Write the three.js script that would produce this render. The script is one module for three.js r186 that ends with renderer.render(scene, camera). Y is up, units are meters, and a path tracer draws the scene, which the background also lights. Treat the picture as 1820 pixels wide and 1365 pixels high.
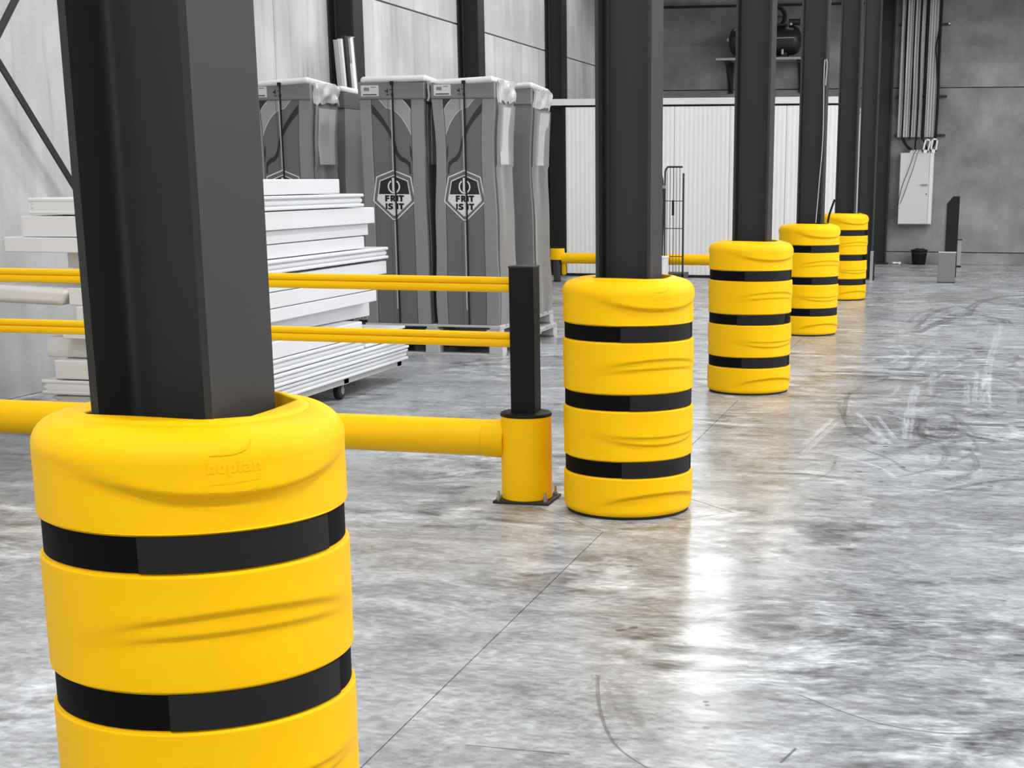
import * as THREE from 'three';
import { RoundedBoxGeometry } from 'three/addons/geometries/RoundedBoxGeometry.js';
import { mergeGeometries } from 'three/addons/utils/BufferGeometryUtils.js';
import { RectAreaLightUniformsLib } from 'three/addons/lights/RectAreaLightUniformsLib.js';
import { FontLoader } from 'three/addons/loaders/FontLoader.js';
import { TextGeometry } from 'three/addons/geometries/TextGeometry.js';

// ---------------------------------------------------------------- camera, light, exposure
const scene = new THREE.Scene();
scene.background = new THREE.Color(0x05060a);
const F = 2692.85, PX = 1118.18, PY = 984.2;             // focal length and principal point in pixels of the 1820 x 1365 frame (a crop of a taller picture)
const camera = new THREE.PerspectiveCamera(2 * Math.atan(PY / F) * 180 / Math.PI, PX / PY, 0.1, 200);
camera.position.set(1.5638, 1.6, 0);
camera.rotation.set(-0.2435, 0.2122, 0.0019, 'YXZ');
camera.setViewOffset(Math.round(2 * PX), Math.round(2 * PY), 0, 0, 1820, 1365);
const renderer = new THREE.WebGLRenderer({ antialias: true });
renderer.toneMapping = THREE.LinearToneMapping;
renderer.toneMappingExposure = 1.6;
renderer.shadowMap.enabled = true;
RectAreaLightUniformsLib.init();
const LAMP = 122;                                        // brightness of the high-bay lamps
const WINDOW = 4.2;                                        // brightness of the daylight windows high in the back wall
const SIDE = 1.5;                                        // brightness of the window band in the right wall
const LAMP_SPOTS = [                                     // x, z, share
  [-1.1, -3.4, .8], [-1.1, -12, .8], [-1.1, -20.6, .8],
  [5.2, 1.5, 1.1], [-2.6, 3.6, 1], [1.6, 4.2, 1.2], [5.2, -5.4, 1], [5.2, -12, 1], [5.2, -18.5, 1], [5.2, -25, .8],
  [11, -3.4, 1], [11, -12, 1], [11, -20.6, 1],
];

// ---------------------------------------------------------------- helpers
let seed = 7;
const rnd = () => { seed = (seed + 0x6D2B79F5) | 0; let t = Math.imul(seed ^ (seed >>> 15), 1 | seed); t = (t + Math.imul(t ^ (t >>> 7), 61 | t)) ^ t; return ((t ^ (t >>> 14)) >>> 0) / 4294967296; };
const rr = (a, b) => a + (b - a) * rnd();
const used = new Map();
function numbered(name) { const n = used.get(name) || 0; used.set(name, n + 1); return n ? `${name}_${String(n).padStart(3, '0')}` : name; }
function obj(name, geo, mat, parent, pos, rot) {          // one part
  const g = Array.isArray(geo) ? mergeGeometries(geo.map((q) => q.index ? q.toNonIndexed() : q)) : geo;
  const m = new THREE.Mesh(g, mat);
  m.name = name; m.castShadow = m.receiveShadow = true;
  if (pos) m.position.set(...pos);
  if (rot) m.rotation.set(...rot);
  if (parent) parent.add(m);
  return m;
}
function numberKids(o) { const c = new Map(); for (const k of o.children) { const b = k.name; const n = c.get(b) || 0; c.set(b, n + 1); if (n) k.name = `${b}_${String(n).padStart(3, '0')}`; if (k.children.length) numberKids(k); } }
function thing(name, label, category, pos = [0, 0, 0], turn = 0, group) {
  const o = new THREE.Group(); o.name = numbered(name); scene.add(o);
  o.position.set(...pos); o.rotation.y = turn; o.userData = { label, category };
  if (group) o.userData.group = group;
  return o;
}
function struct(name, label) { const o = new THREE.Group(); o.name = name; scene.add(o); o.userData = { kind: 'structure', label }; return o; }
function copy(src, label, pos, group) {
  const c = src.clone(); c.name = numbered(src.name.replace(/_\d{3}$/, '')); scene.add(c); c.position.set(...pos);
  c.userData = { ...src.userData, label }; if (group) c.userData.group = group;
  return c;
}
const rbox = (w, h, d, r = .004, s = 1) => new RoundedBoxGeometry(w, h, d, s, Math.min(r, w / 2.02, h / 2.02, d / 2.02));
const box = (x0, x1, y0, y1, z0, z1, r = .004) => { const g = rbox(x1 - x0, y1 - y0, z1 - z0, r); g.translate((x0 + x1) / 2, (y0 + y1) / 2, (z0 + z1) / 2); return g; };
const plainBox = (x0, x1, y0, y1, z0, z1) => { const g = new THREE.BoxGeometry(x1 - x0, y1 - y0, z1 - z0); g.translate((x0 + x1) / 2, (y0 + y1) / 2, (z0 + z1) / 2); return g; };
const cyl = (r, h, n = 32, r2 = r) => new THREE.CylinderGeometry(r2, r, h, n);
const tube = (pts, r, n = 24, k = 8, closed = false) => new THREE.TubeGeometry(new THREE.CatmullRomCurve3(pts.map((p) => new THREE.Vector3(...p)), closed), n, r, k, closed);
const lathe = (pts, n = 64) => new THREE.LatheGeometry(pts.map((p) => new THREE.Vector2(...p)), n);
function extrude(points, len, bevel = 0) {                // outline in x and -z, drawn out along y
  const s = new THREE.Shape(points.map((p) => new THREE.Vector2(...p)));
  const g = new THREE.ExtrudeGeometry(s, { depth: len, bevelEnabled: bevel > 0, bevelSize: bevel, bevelThickness: bevel, bevelSegments: 2, curveSegments: 6 });
  g.rotateX(-Math.PI / 2); return g;
}
const grey = (v) => new THREE.Color().setRGB(v, v, v);
const std = (v, rough = .7, extra = {}) => new THREE.MeshStandardMaterial({ color: Array.isArray(v) ? new THREE.Color().setRGB(...v) : grey(v), roughness: rough, ...extra });
const sm = (a, b, x) => { const t = Math.min(1, Math.max(0, (x - a) / (b - a))); return t * t * (3 - 2 * t); };

// value noise on a hashed lattice, tileable when the period is given
const PERM = new Float32Array(65536); for (let i = 0; i < 65536; i++) PERM[i] = rnd();
const hash = (x, y) => PERM[(Math.imul(x, 73856093) ^ Math.imul(y, 19349663) ^ ((x * y) << 3)) & 65535];
function vn(x, y) {
  const xi = Math.floor(x), yi = Math.floor(y); let fx = x - xi, fy = y - yi;
  fx = fx * fx * (3 - 2 * fx); fy = fy * fy * (3 - 2 * fy);
  const a = hash(xi, yi), b = hash(xi + 1, yi), c = hash(xi, yi + 1), d = hash(xi + 1, yi + 1);
  return a + (b - a) * fx + (c - a) * fy + (a - b - c + d) * fx * fy;
}
const fbm = (x, y, o) => { let s = 0, a = .5, n = 0; for (let i = 0; i < o; i++) { s += a * vn(x, y); n += a; a *= .5; x = x * 2.03 + 17.1; y = y * 2.03 + 9.7; } return s / n; };
function greyTexture(n, m, fn, { srgb = true, paint } = {}) {
  const c = document.createElement('canvas'); c.width = n; c.height = m;
  const ctx = c.getContext('2d'), im = ctx.createImageData(n, m), d = im.data;
  for (let j = 0; j < m; j++) for (let i = 0; i < n; i++) { const v = Math.max(0, Math.min(255, fn(i / n, j / m) * 255)), k = (j * n + i) * 4; d[k] = d[k + 1] = d[k + 2] = v; d[k + 3] = 255; }
  ctx.putImageData(im, 0, 0);
  if (paint) paint(ctx, n, m);
  const t = new THREE.CanvasTexture(c); t.wrapS = t.wrapT = THREE.MirroredRepeatWrapping; t.anisotropy = 8;
  if (srgb) t.colorSpace = THREE.SRGBColorSpace;
  return t;
}
function worldUV(g, fu, fv) {                             // uv from the vertex position (metres)
  const p = g.attributes.position, uv = new Float32Array(p.count * 2);
  for (let i = 0; i < p.count; i++) { const x = p.getX(i), y = p.getY(i), z = p.getZ(i); uv[2 * i] = fu(x, y, z); uv[2 * i + 1] = fv(x, y, z); }
  g.setAttribute('uv', new THREE.BufferAttribute(uv, 2)); return g;
}

// ---------------------------------------------------------------- materials
const grain = greyTexture(512, 512, (u, v) => .5 + .5 * (fbm(u * 170, v * 170, 2) - .5), { srgb: false });
grain.repeat.set(6, 6);
const M = {
  yellow: new THREE.MeshPhysicalMaterial({ color: new THREE.Color().setRGB(.99, .56, .0008), roughness: .5, specularIntensity: .3, bumpMap: grain, bumpScale: .0004 }),
  yellowTube: new THREE.MeshPhysicalMaterial({ color: new THREE.Color().setRGB(.99, .56, .0008), roughness: .38, specularIntensity: .4 }),
  strap: new THREE.MeshPhysicalMaterial({ color: grey(.003), roughness: .6, specularIntensity: .15 }), strapTop: new THREE.MeshPhysicalMaterial({ color: grey(.016), roughness: .55, specularIntensity: .3 }), rubber: std(.008, .8),
  blackPlastic: new THREE.MeshPhysicalMaterial({ color: grey(.006), roughness: .55, specularIntensity: .4 }), steelDark: new THREE.MeshPhysicalMaterial({ color: grey(.03), roughness: .5, specularIntensity: .7 }), steelDarker: std(.01, .55),
  galv: std(.42, .38, { metalness: .6 }), steel: std(.5, .3, { metalness: .9 }), wire: std(.05, .45, { metalness: .4 }),
  foil: std(.74, .42), white: std(.84, .55), whiteSheet: std([.74, .755, .78], .45), foam: std(.5, .85),
  cabinet: std(.62, .5), cabinetEdge: std(.75, .45), bollard: std(.2, .55), shelfWood: std(.3, .7), machine: std(.02, .42),
  cardboard: std(.24, .8), cardboardDark: std(.1, .8), wood: std(.42, .85), wood2: std(.5, .85), black: std(.004, .8), gap: std(.05, .95),
};

// ---------------------------------------------------------------- floor: slabs of power-floated concrete between sawn joints
const ROWZ = [1.5, -2.886, -7.234, -11.633, -16.145, -20.95, -25.4, -29.72];
const XL = -5.25, XR = 14, ZB = -30.05, ZF = 6;
const DIRT = [[1.35, -5.3, .75, 1.0, 1], [1.55, -9.9, .7, 1.5, 1], [.15, -5.7, .55, .5, .7], [.6, -8.6, .7, .5, .8], [1.6, -13.6, .8, 2.2, .9], [1.5, -4.4, .8, .35, .8], [-.9, -5.3, .7, .6, .6], [1.7, -7.8, .8, .5, .7]];
function floorTone(x, z) {                                // reflectance (sRGB) of the concrete, x and z in metres
  const wx = fbm(x * 1.3 + 40, z * 1.6 + 3, 3) - .5, wz = fbm(x * 1.3 + 9, z * 1.6 + 71, 3) - .5;
  const big = fbm(x * .8 + wx * .9 + 11, z * 1.1 + wz * .9, 4) - .5;
  const ax = x * 4.6 + wx * 2.2, az = z * 9.5 + wz * 3.2;
  const mid = fbm(ax, az, 6) - .5;
  const rid = 1 - Math.abs(2 * fbm(ax * 1.9 + 5, az * 2.1 + 8, 5) - 1);
  const fine = vn(x * 160, z * 220) - .5;
  const patch = sm(.46, .62, fbm(x * 1.2 + 31 + wx, z * 1.7 + 5 + wz, 3));
  let dirt = 0;                                           // scuffed, dirty places: a grain of dark and pale strokes with ragged outlines
  for (const [cx, cz, rx, rz, k] of DIRT) { const e = Math.hypot((x - cx) / rx, (z - cz) / rz) + (mid + wx) * 1.4; dirt = Math.max(dirt, k * (1 - sm(.55, 1.1, e))); }
  const stroke = dirt ? dirt * (.05 + .34 * Math.max(0, fbm(x * 11 + wx * 8, z * 34 + wz * 8, 4) - .42) - .1 * sm(.6, .72, fbm(x * 17 + 3, z * 52 + wz * 6, 3))) : 0;
  return .64 - stroke * .8 + big * .2 + mid * .5 * (.5 + .8 * patch) + (rid - .78) * .17 * (.35 + patch) + fine * .06 + (fbm(x * 34 + wx * 9, z * 62 + wz * 9, 3) - .5) * .26;
}
// tyre marks and scrapes in the aisle, as lines on the floor: points, width in metres, tone, strength
const MARKS = [
  [[[.73, -11.14], [.81, -10.6], [.95, -9.77], [1.12, -9.37]], .05, 60, .35], [[[.91, -10.62], [1.09, -9.8], [1.2, -9.39]], .035, 245, .5], [[[1.05, -10.52], [1.21, -9.61]], .03, 240, .5],
  [[[.76, -10.33], [.67, -9.27]], .03, 245, .6], [[[.8, -10.2], [.7, -9.0]], .03, 245, .45], [[[1.27, -12.22], [1.26, -11.12], [1.28, -9.62]], .06, 235, .55], [[[1.38, -13.17], [1.39, -11.75]], .05, 235, .4],
  [[[1.83, -13.08], [1.78, -11.38]], .07, 235, .5], [[[1.66, -12.49], [1.65, -11.21]], .04, 235, .45], [[[1.74, -13.2], [1.71, -11.4]], .03, 240, .4],
  [[[1.1, -16.91], [1.21, -18.72], [1.53, -20.06], [1.8, -19.27]], .08, 40, .4], [[[1.13, -16.47], [1.41, -18.01], [1.73, -18.85], [2.05, -18.31], [2.1, -17.82]], .1, 40, .5], [[[1.67, -18.83], [1.78, -20.58], [2.13, -21.85], [2.45, -22.25]], .1, 45, .45],
  [[[1.01, -17.56], [1.07, -18.69], [1.25, -19.73]], .05, 60, .4], [[[1.15, -16.2], [1.5, -17.6], [1.9, -18]], .05, 245, .5], [[[1.2, -17.4], [1.6, -19.5], [2.2, -20.4]], .05, 245, .4],
  [[[1.36, -10.47], [1.51, -10.76], [1.66, -10.17], [1.73, -9.84]], .05, 50, .35], [[[1.32, -9.86], [1.36, -10.47], [1.4, -9.65], [1.52, -9.57]], .05, 45, .4], [[[1.34, -9.85], [1.45, -9.72], [1.55, -9.91]], .16, 50, .4],
  [[[1.5, -10.2], [1.62, -9.9], [1.78, -9.7]], .12, 55, .35], [[[1.49, -7.95], [1.72, -8.24], [1.96, -8.42], [2.4, -8.5]], .035, 50, .4], [[[.83, -10.35], [.78, -11.61], [.84, -11.95]], .03, 60, .35],
  [[[.84, -9.01], [1.16, -8.61], [1.27, -8.3]], .03, 235, .45], [[[.95, -9.3], [1.2, -8.9], [1.33, -8.5]], .03, 60, .25], [[[1.15, -13.12], [1.25, -14.69], [1.34, -15.22]], .05, 60, .4], [[[2.04, -17.81], [1.86, -14.13], [1.79, -12.17]], .06, 240, .4],
  [[[1.58, -12.12], [1.85, -12.89], [2.05, -12.23], [2.04, -11.3]], .05, 60, .3], [[[1.3, -12.4], [1.6, -13.6], [2.1, -13.9]], .04, 240, .4], [[[1.0, -13.0], [1.5, -13.3], [2.2, -13.1]], .03, 240, .4],
  [[[.46, -4.64], [.51, -4.43], [.59, -4.18], [.67, -4.01], [.8, -3.86]], .012, 70, .4], [[[.54, -4.58], [.6, -4.38], [.68, -4.2], [.77, -4.06]], .09, 80, .16], [[[1.13, -4.59], [1.28, -4.46], [1.42, -4.37], [1.59, -4.34], [1.72, -4.37], [1.9, -4.47]], .012, 70, .45],
  [[[1.1, -4.72], [1.3, -4.55], [1.5, -4.5], [1.7, -4.52]], .1, 80, .14], [[[1.14, -4.0], [1.17, -4.12]], .006, 50, .6],
  [[[.53, -7.2], [.9, -7.0], [1.4, -6.95], [1.95, -7.1]], .01, 90, .4], [[[.45, -5.5], [.9, -5.0], [1.4, -4.95]], .008, 80, .3],
];
const SPOTS = [[1.72, -15.05, .07], [1.8, -14.81, .06], [1.81, -13.68, .05], [1.72, -15.57, .06], [.87, -13.89, .04], [.85, -4.46, .012], [.86, -4.43, .01], [.89, -4.23, .014], [.42, -5.16, .02], [.46, -5.2, .02], [-.32, -7.9, .012], [1.66, -14.4, .05], [1.6, -14.0, .05], [1.2, -15.1, .05]];
for (let i = 0; i < 170; i++) SPOTS.push([rr(-4.5, 3), rr(-24, -3.4), rr(.003, .011)]);
for (let i = 0; i < 120; i++) SPOTS.push([rr(.9, 2.3), rr(-15.6, -8), rr(.006, .022)]);
const LIGHTS = []; for (let i = 0; i < 90; i++) { const x = rr(.2, 2.4), z = rr(-16, -3.6), a = rr(-.5, .5); LIGHTS.push([[[x, z], [x + rr(.05, .4) * Math.cos(a), z + rr(.02, .14) * Math.sin(a)]], rr(.006, .02), rnd() < .6 ? 245 : 70, rr(.2, .5)]); }
for (let i = 0; i < 46; i++) { const x = rr(.9, 2.2), z = rr(-15.5, -8.6), a = rr(1.2, 1.9) * (rnd() < .8 ? 1 : .3), l = rr(.3, 1.5); LIGHTS.push([[[x, z], [x + .3 * l * Math.cos(a), z + .6 * l * Math.sin(a)], [x + .5 * l * Math.cos(a + .3), z + l * Math.sin(a + .3)]], rr(.012, .05), rnd() < .65 ? 245 : 60, rr(.15, .4)]); }
function slabTexture(x0, z0, wx, wz, n, m) {              // u grows with x, v (downwards in the canvas) with -z
  return greyTexture(n, m, (u, v) => floorTone(x0 + u * wx, z0 - v * wz), {
    paint(ctx) {
      const X = (x) => (x - x0) / wx * n, Z = (z) => (z0 - z) / wz * m, k = n / wx;
      ctx.lineCap = 'round'; ctx.lineJoin = 'round';
      for (const [pts, w, tone, a] of [...LIGHTS, ...MARKS]) {
        ctx.strokeStyle = `rgb(${tone},${tone},${tone})`;
        const p = new THREE.CatmullRomCurve3(pts.map(([x, z]) => new THREE.Vector3(x, 0, z))).getPoints(24);
        for (let q = 0; q < 7; q++) {                     // a bundle of rubbed streaks, not one clean line
          ctx.globalAlpha = Math.min(1, a * (tone < 100 ? 1 : .9)) * (.25 + .45 * PERM[(q * 97 + p.length * 13 + Math.floor(w * 9999)) & 65535]); ctx.lineWidth = Math.max(1.5, w * k * (.1 + .25 * PERM[(q * 31 + 7) & 65535]));
          const o = (q / 6 - .5) * w;
          ctx.beginPath(); p.forEach((c, i) => { const j = o + (vn(i * .5 + q * 9, q) - .5) * w * .35; (i ? ctx.lineTo : ctx.moveTo).call(ctx, X(c.x + j), Z(c.z + j * .6)); }); ctx.stroke();
        }
      }
      for (const [x, z, s] of SPOTS) { ctx.globalAlpha = .55; ctx.fillStyle = '#3a3a3a'; ctx.beginPath(); ctx.ellipse(X(x), Z(z), s * k, s * m / wz * .8, x * 9, 0, 7); ctx.fill(); }
      ctx.globalAlpha = 1;
    },
  });
}
const floorBump = greyTexture(1024, 1024, (u, v) => fbm(u * 40, v * 60, 5), { srgb: false });
const floorRough = greyTexture(1024, 1024, (u, v) => { const a = fbm(u * 14, v * 22, 5); return .2 + .36 * Math.abs(a - .5) + .08 * a; }, { srgb: false });
const floorMat = (map) => new THREE.MeshPhysicalMaterial({ map, color: new THREE.Color().setRGB(.89, .925, .965), roughness: 1, roughnessMap: floorRough, specularIntensity: .5, bumpMap: floorBump, bumpScale: .0012 });
const floor = struct('floor', 'smooth grey concrete floor with sawn joints and tyre marks');
{
  obj('joint_bed', plainBox(XL, XR, -.3, -.022, ZB, ZF), M.gap, floor);
  const J = .0025, D = .55;                               // half joint width; half diagonal of the isolation joint round a column
  const poly = (pts, mat, fu, fv) => {
    const s = new THREE.Shape(pts.map(([x, z]) => new THREE.Vector2(x, -z)));
    const g = new THREE.ExtrudeGeometry(s, { depth: .03, bevelEnabled: false }); g.rotateX(-Math.PI / 2); g.translate(0, -.03, 0);
    worldUV(g, fu, fv); obj('floor_slab', g, mat, floor);
  };
  const generic = floorMat(slabTexture(-5.25, 0, 5.3, 5.3, 1024, 1024)), left = floorMat(slabTexture(-5.25, -2.8, 5.3, 13.4, 1024, 2048));
  const near = floorMat(slabTexture(0, -2.8, 4.5, 4.5, 2048, 2048)), midA = floorMat(slabTexture(0, -7.2, 4.5, 4.5, 2048, 2048));
  const midB = floorMat(slabTexture(0, -11.6, 4.5, 9.4, 1024, 2048)), far = floorMat(slabTexture(0, -20.9, 4.5, 9.2, 1024, 1024));
  const mats = { 1: [near, -2.8, 4.5], 2: [midA, -7.2, 4.5], 3: [midB, -11.6, 9.4], 4: [midB, -11.6, 9.4], 5: [far, -20.9, 9.2], 6: [far, -20.9, 9.2] };
  const zs = [ZF, ...ROWZ];
  for (let i = 0; i < zs.length - 1; i++) {
    const a = zs[i] - J, b = (i === zs.length - 2 ? ZB : zs[i + 1] + J), bay = i - 1, da = i ? D : 0, db = i === zs.length - 2 ? 0 : D;
    const [mt, z0, wz] = mats[bay] || [generic, 0, 5.3];
    for (const [s, xe] of [[1, 4.45], [-1, XL]]) {
      const p = [[s * J, a - da], ...(da ? [[s * da * .96, a]] : []), [xe - (s > 0 ? J : 0), a], [xe - (s > 0 ? J : 0), b], ...(db ? [[s * db * .96, b]] : []), [s * J, b + db]];
      if (s > 0) poly(p, mt, (x) => x / 4.5, (x, y, z) => 1 - (z0 - z) / wz);
      else if (bay >= 1 && bay <= 3) poly(p, left, (x) => (x + 5.25) / 5.3, (x, y, z) => 1 - (-2.8 - z) / 13.4);
      else poly(p, generic, (x, y, z) => (x + 5.25) / 5.3, (x, y, z) => 1 + z / 5.3);
    }
    poly([[4.45 + J, a], [XR, a], [XR, b], [4.45 + J, b]], generic, (x, y, z) => (x + 5.25) / 5.3 + .2, (x, y, z) => 1 + z / 5.3);
  }
  for (const z of ROWZ.slice(0, -1)) { const d = D - .004; poly([[0, z - d], [d * .96, z], [0, z + d], [-d * .96, z]], generic, (x, y, zz) => (x + 2.6) / 5.3, (x, y, zz) => .5 + (zz - z) / 5.3); }
}

// ---------------------------------------------------------------- walls of precast concrete panels, ceiling
const wallTex = greyTexture(1024, 1024, (u, v) => {
  const st = fbm(u * 40, v * 4, 5) - .5, bl = fbm(u * 7 + 3, v * 6, 5) - .5, fi = vn(u * 500, v * 500) - .5;
  const dark = sm(.62, .76, fbm(u * 44 + 8, v * 3 + 5, 4));
  return .8 + st * .1 + bl * .2 + fi * .035 - dark * .05;
});
const wallMat = new THREE.MeshStandardMaterial({ map: wallTex, color: grey(.92), roughness: .85, bumpMap: wallTex, bumpScale: .001 });
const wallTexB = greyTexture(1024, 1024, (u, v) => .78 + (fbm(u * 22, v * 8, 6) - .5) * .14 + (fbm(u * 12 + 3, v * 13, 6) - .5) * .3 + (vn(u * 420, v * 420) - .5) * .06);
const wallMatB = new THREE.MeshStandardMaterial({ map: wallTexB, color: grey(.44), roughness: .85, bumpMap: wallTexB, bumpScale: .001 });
const H = 10.6;
const LCOLZ = [3.1, -1.3, -5.6, -7.5 - .0, -11.95, -16.28, -20.69, -25.18].filter((z) => z !== -1.3 && z !== -5.6);
const wl = struct('wall_left', 'light grey precast concrete panel wall with horizontal joints behind dark steel columns');
obj('backing', plainBox(XL - .45, XL - .15, -.3, H, ZB - .4, ZF + .3), M.gap, wl);
{
  const zj = [ZF, 3.1, -1.2, -7.5, -11.95, -14.8, -16.28, -20.69, -25.18, ZB];
  const ys = [0, 3.6, 7.2, H];
  for (let i = 0; i < zj.length - 1; i++) for (let k = 0; k < 3; k++) {
    const g = box(XL - .16, XL, ys[k] + (k ? .009 : 0), ys[k + 1] - .009, zj[i + 1] + .005, zj[i] - .005, .006);
    worldUV(g, (x, y, z) => z / 5 + i * .37 + k * .21, (x, y) => y / 5 + k * .4); obj('concrete_panel', g, wallMat, wl);
  }
}
const wb = struct('wall_back', 'dim grey concrete panel wall with horizontal joint and plinth line');
obj('backing', plainBox(XL - .4, XR + .4, -.3, H, ZB - .5, ZB - .16), M.gap, wb);
const WIN = [-3.78, -1.42, 5.95, 9.9], WSPLIT = -2.75, WLOW = 7.2;                    // window high in the back wall (mirrored by the floor)
{
  const xs = [XL, -.05, 4.4, 9.2, XR], ys = [0, .222, 3.23, 5.9, H];
  for (let i = 0; i < 4; i++) for (let k = 0; k < 4; k++) {
    const put = (x0, x1, y0, y1) => { const g = box(x0 + .004, x1 - .004, y0 + (k ? .007 : 0), y1 - .007, ZB - .18, ZB, .006); worldUV(g, (x, y) => x / 5 + i * .31, (x, y) => y / 5 + k * .27); obj('concrete_panel', g, wallMatB, wb); };
    if (i === 0 && k === 3) { put(xs[0], WIN[0], ys[3], H); put(WIN[1], xs[1], ys[3], H); put(WIN[0], WSPLIT, WIN[3], H); put(WSPLIT, WIN[1], WLOW, H); } else put(xs[i], xs[i + 1], ys[k], ys[k + 1]);
  }
}
const wr = struct('wall_right', 'plain concrete wall closing the hall on the right');
obj('panel', worldUV(plainBox(XR, XR + .3, -.3, H, ZB - .4, ZF + .3), (x, y, z) => z / 2.6, (x, y) => y / 2.6), wallMat, wr);
const wf = struct('wall_front', 'plain concrete wall behind the camera');
obj('panel', worldUV(plainBox(XL - .4, XR + .4, -.3, H, ZF, ZF + .3), (x) => x / 2.6, (x, y) => y / 2.6), wallMat, wf);
const ce = struct('ceiling', 'grey corrugated metal roof deck');
obj('deck', plainBox(XL - .45, XR + .4, H, H + .3, ZB - .5, ZF + .3), std(.35, .7), ce);
const paneMat = (e) => new THREE.MeshStandardMaterial({ color: grey(.4), emissive: grey(1), emissiveIntensity: e, roughness: .4 });
[[WIN[0], WSPLIT, WIN[2], WIN[3], 'tall daylight window high in the back wall'], [WSPLIT, WIN[1], WIN[2], WLOW, 'lower daylight window beside the tall one']].forEach(([x0, x1, y0, y1, l], i) => {
  const w = struct(`window_${i + 1}`, l);
  for (const [a, b, c, d] of [[x0, x0 + .05, y0, y1], [x1 - .05, x1, y0, y1], [x0 + .05, x1 - .05, y0, y0 + .05], [x0 + .05, x1 - .05, y1 - .05, y1]]) obj('window_frame', box(a, b, c, d, ZB - .15, ZB - .02), M.steelDarker, w);
  obj('pane', plainBox(x0 + .05, x1 - .05, y0 + .05, y1 - .05, ZB - .14, ZB - .12), paneMat(WINDOW), w);
  const L = new THREE.RectAreaLight(0xffffff, WINDOW, x1 - x0 - .1, y1 - y0 - .1); L.position.set((x0 + x1) / 2, (y0 + y1) / 2, ZB - .1); L.lookAt((x0 + x1) / 2, (y0 + y1) / 2, 0); w.add(L);
});
for (let i = 1; i < 4; i++) { // window band in the right wall
  const z1 = 2.5 - i * 7.6, z0 = z1 - 6.6, w = struct(`window_${i + 2}`, 'wide daylight window in the right wall');
  for (const [a, b, c, d] of [[3.6, 3.66, z0, z1], [8.14, 8.2, z0, z1], [3.66, 8.14, z0, z0 + .06], [3.66, 8.14, z1 - .06, z1]]) obj('window_frame', box(XR - .05, XR + .02, a, b, c, d), M.steelDarker, w);
  obj('pane', plainBox(XR - .02, XR - .004, 3.66, 8.14, z0 + .06, z1 - .06), paneMat(SIDE), w);
  const L = new THREE.RectAreaLight(0xffffff, SIDE, z1 - z0 - .14, 4.46); L.position.set(XR - .06, 5.9, (z0 + z1) / 2); L.lookAt(0, 5.9, (z0 + z1) / 2); w.add(L);
}
// lamps
{
  const t0 = thing('high_bay_lamp', 'rectangular high-bay lamp hung under the hall roof', 'lamp', [0, 9.7, 0], 0, 'high-bay lamps under the roof');
  obj('housing', rbox(1.3, .1, .5, .02), M.steelDarker, t0, [0, .06, 0]);
  obj('diffuser', rbox(1.2, .02, .4, .005), new THREE.MeshStandardMaterial({ color: grey(.8), emissive: grey(1), emissiveIntensity: 6, roughness: .5 }), t0, [0, 0, 0]);
  for (const s of [-.5, .5]) obj('hanger', cyl(.006, .8, 8), M.steelDarker, t0, [s, .5, 0]);
  LAMP_SPOTS.forEach(([x, z, k], i) => {
    const t = i ? copy(t0, t0.userData.label, [x, 9.7, z], t0.userData.group) : t0; t.position.set(x, 9.7, z);
    const L = new THREE.RectAreaLight(0xffffff, LAMP * k, 1.2, .4); L.position.set(x, 9.68, z); L.lookAt(x, 0, z); scene.add(L); L.name = numbered('lamp_light');
  });
}
// steel gallery on the back wall above the frame: it shades the top of the wall
{
  const t = thing('gallery', 'dark steel gallery beam along the top of the back wall', 'gallery', [0, 0, 0]);
  obj('deck', box(XL + .01, .2, 5.12, 5.19, -29.68, -26.92), M.steelDarker, t); obj('deck', box(.2, 9, 5.12, 5.19, -29.68, -27.9), M.steelDarker, t);
  obj('edge_beam', box(XL + .01, .2, 5.02, 5.19, -27, -26.9), M.steelDarker, t); obj('edge_beam', box(.2, 9, 5.02, 5.19, -28, -27.9), M.steelDarker, t);
  obj('wall_beam', box(XL + .02, -.2, 4.725, 4.765, -30.04, -29.97), M.steelDarker, t);
  for (let x = -4.8; x < 9; x += 2.2) obj('cantilever', box(x, x + .08, 5.03, 5.12, -30.045, x < .1 ? -27 : -28), M.steelDarker, t);
  numberKids(t);
}

// ---------------------------------------------------------------- steel columns
const HW = .13, HB = .14, TF = .013, TW = .008, RF = .024;  // half depth (x), half flange width (z), flange, web, root fillet
function hSection() {
  const s = new THREE.Shape(), x = HW, b = HB, xi = x - TF, w = TW / 2;
  s.moveTo(-x, -b); s.lineTo(-xi, -b); s.lineTo(-xi, -w - RF); s.quadraticCurveTo(-xi, -w, -xi + RF, -w); s.lineTo(xi - RF, -w); s.quadraticCurveTo(xi, -w, xi, -w - RF);
  s.lineTo(xi, -b); s.lineTo(x, -b); s.lineTo(x, b); s.lineTo(xi, b); s.lineTo(xi, w + RF); s.quadraticCurveTo(xi, w, xi - RF, w); s.lineTo(-xi + RF, w); s.quadraticCurveTo(-xi, w, -xi, w + RF); s.lineTo(-xi, b); s.lineTo(-x, b); s.closePath();
  return s;
}
const colGeo = new THREE.ExtrudeGeometry(hSection(), { depth: H - .012, bevelEnabled: true, bevelSize: .0015, bevelThickness: .001, bevelSegments: 1, curveSegments: 8 }); colGeo.rotateX(-Math.PI / 2); colGeo.translate(0, .011, 0);
const plateGeo = rbox(.36, .02, .36, .003);
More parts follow.
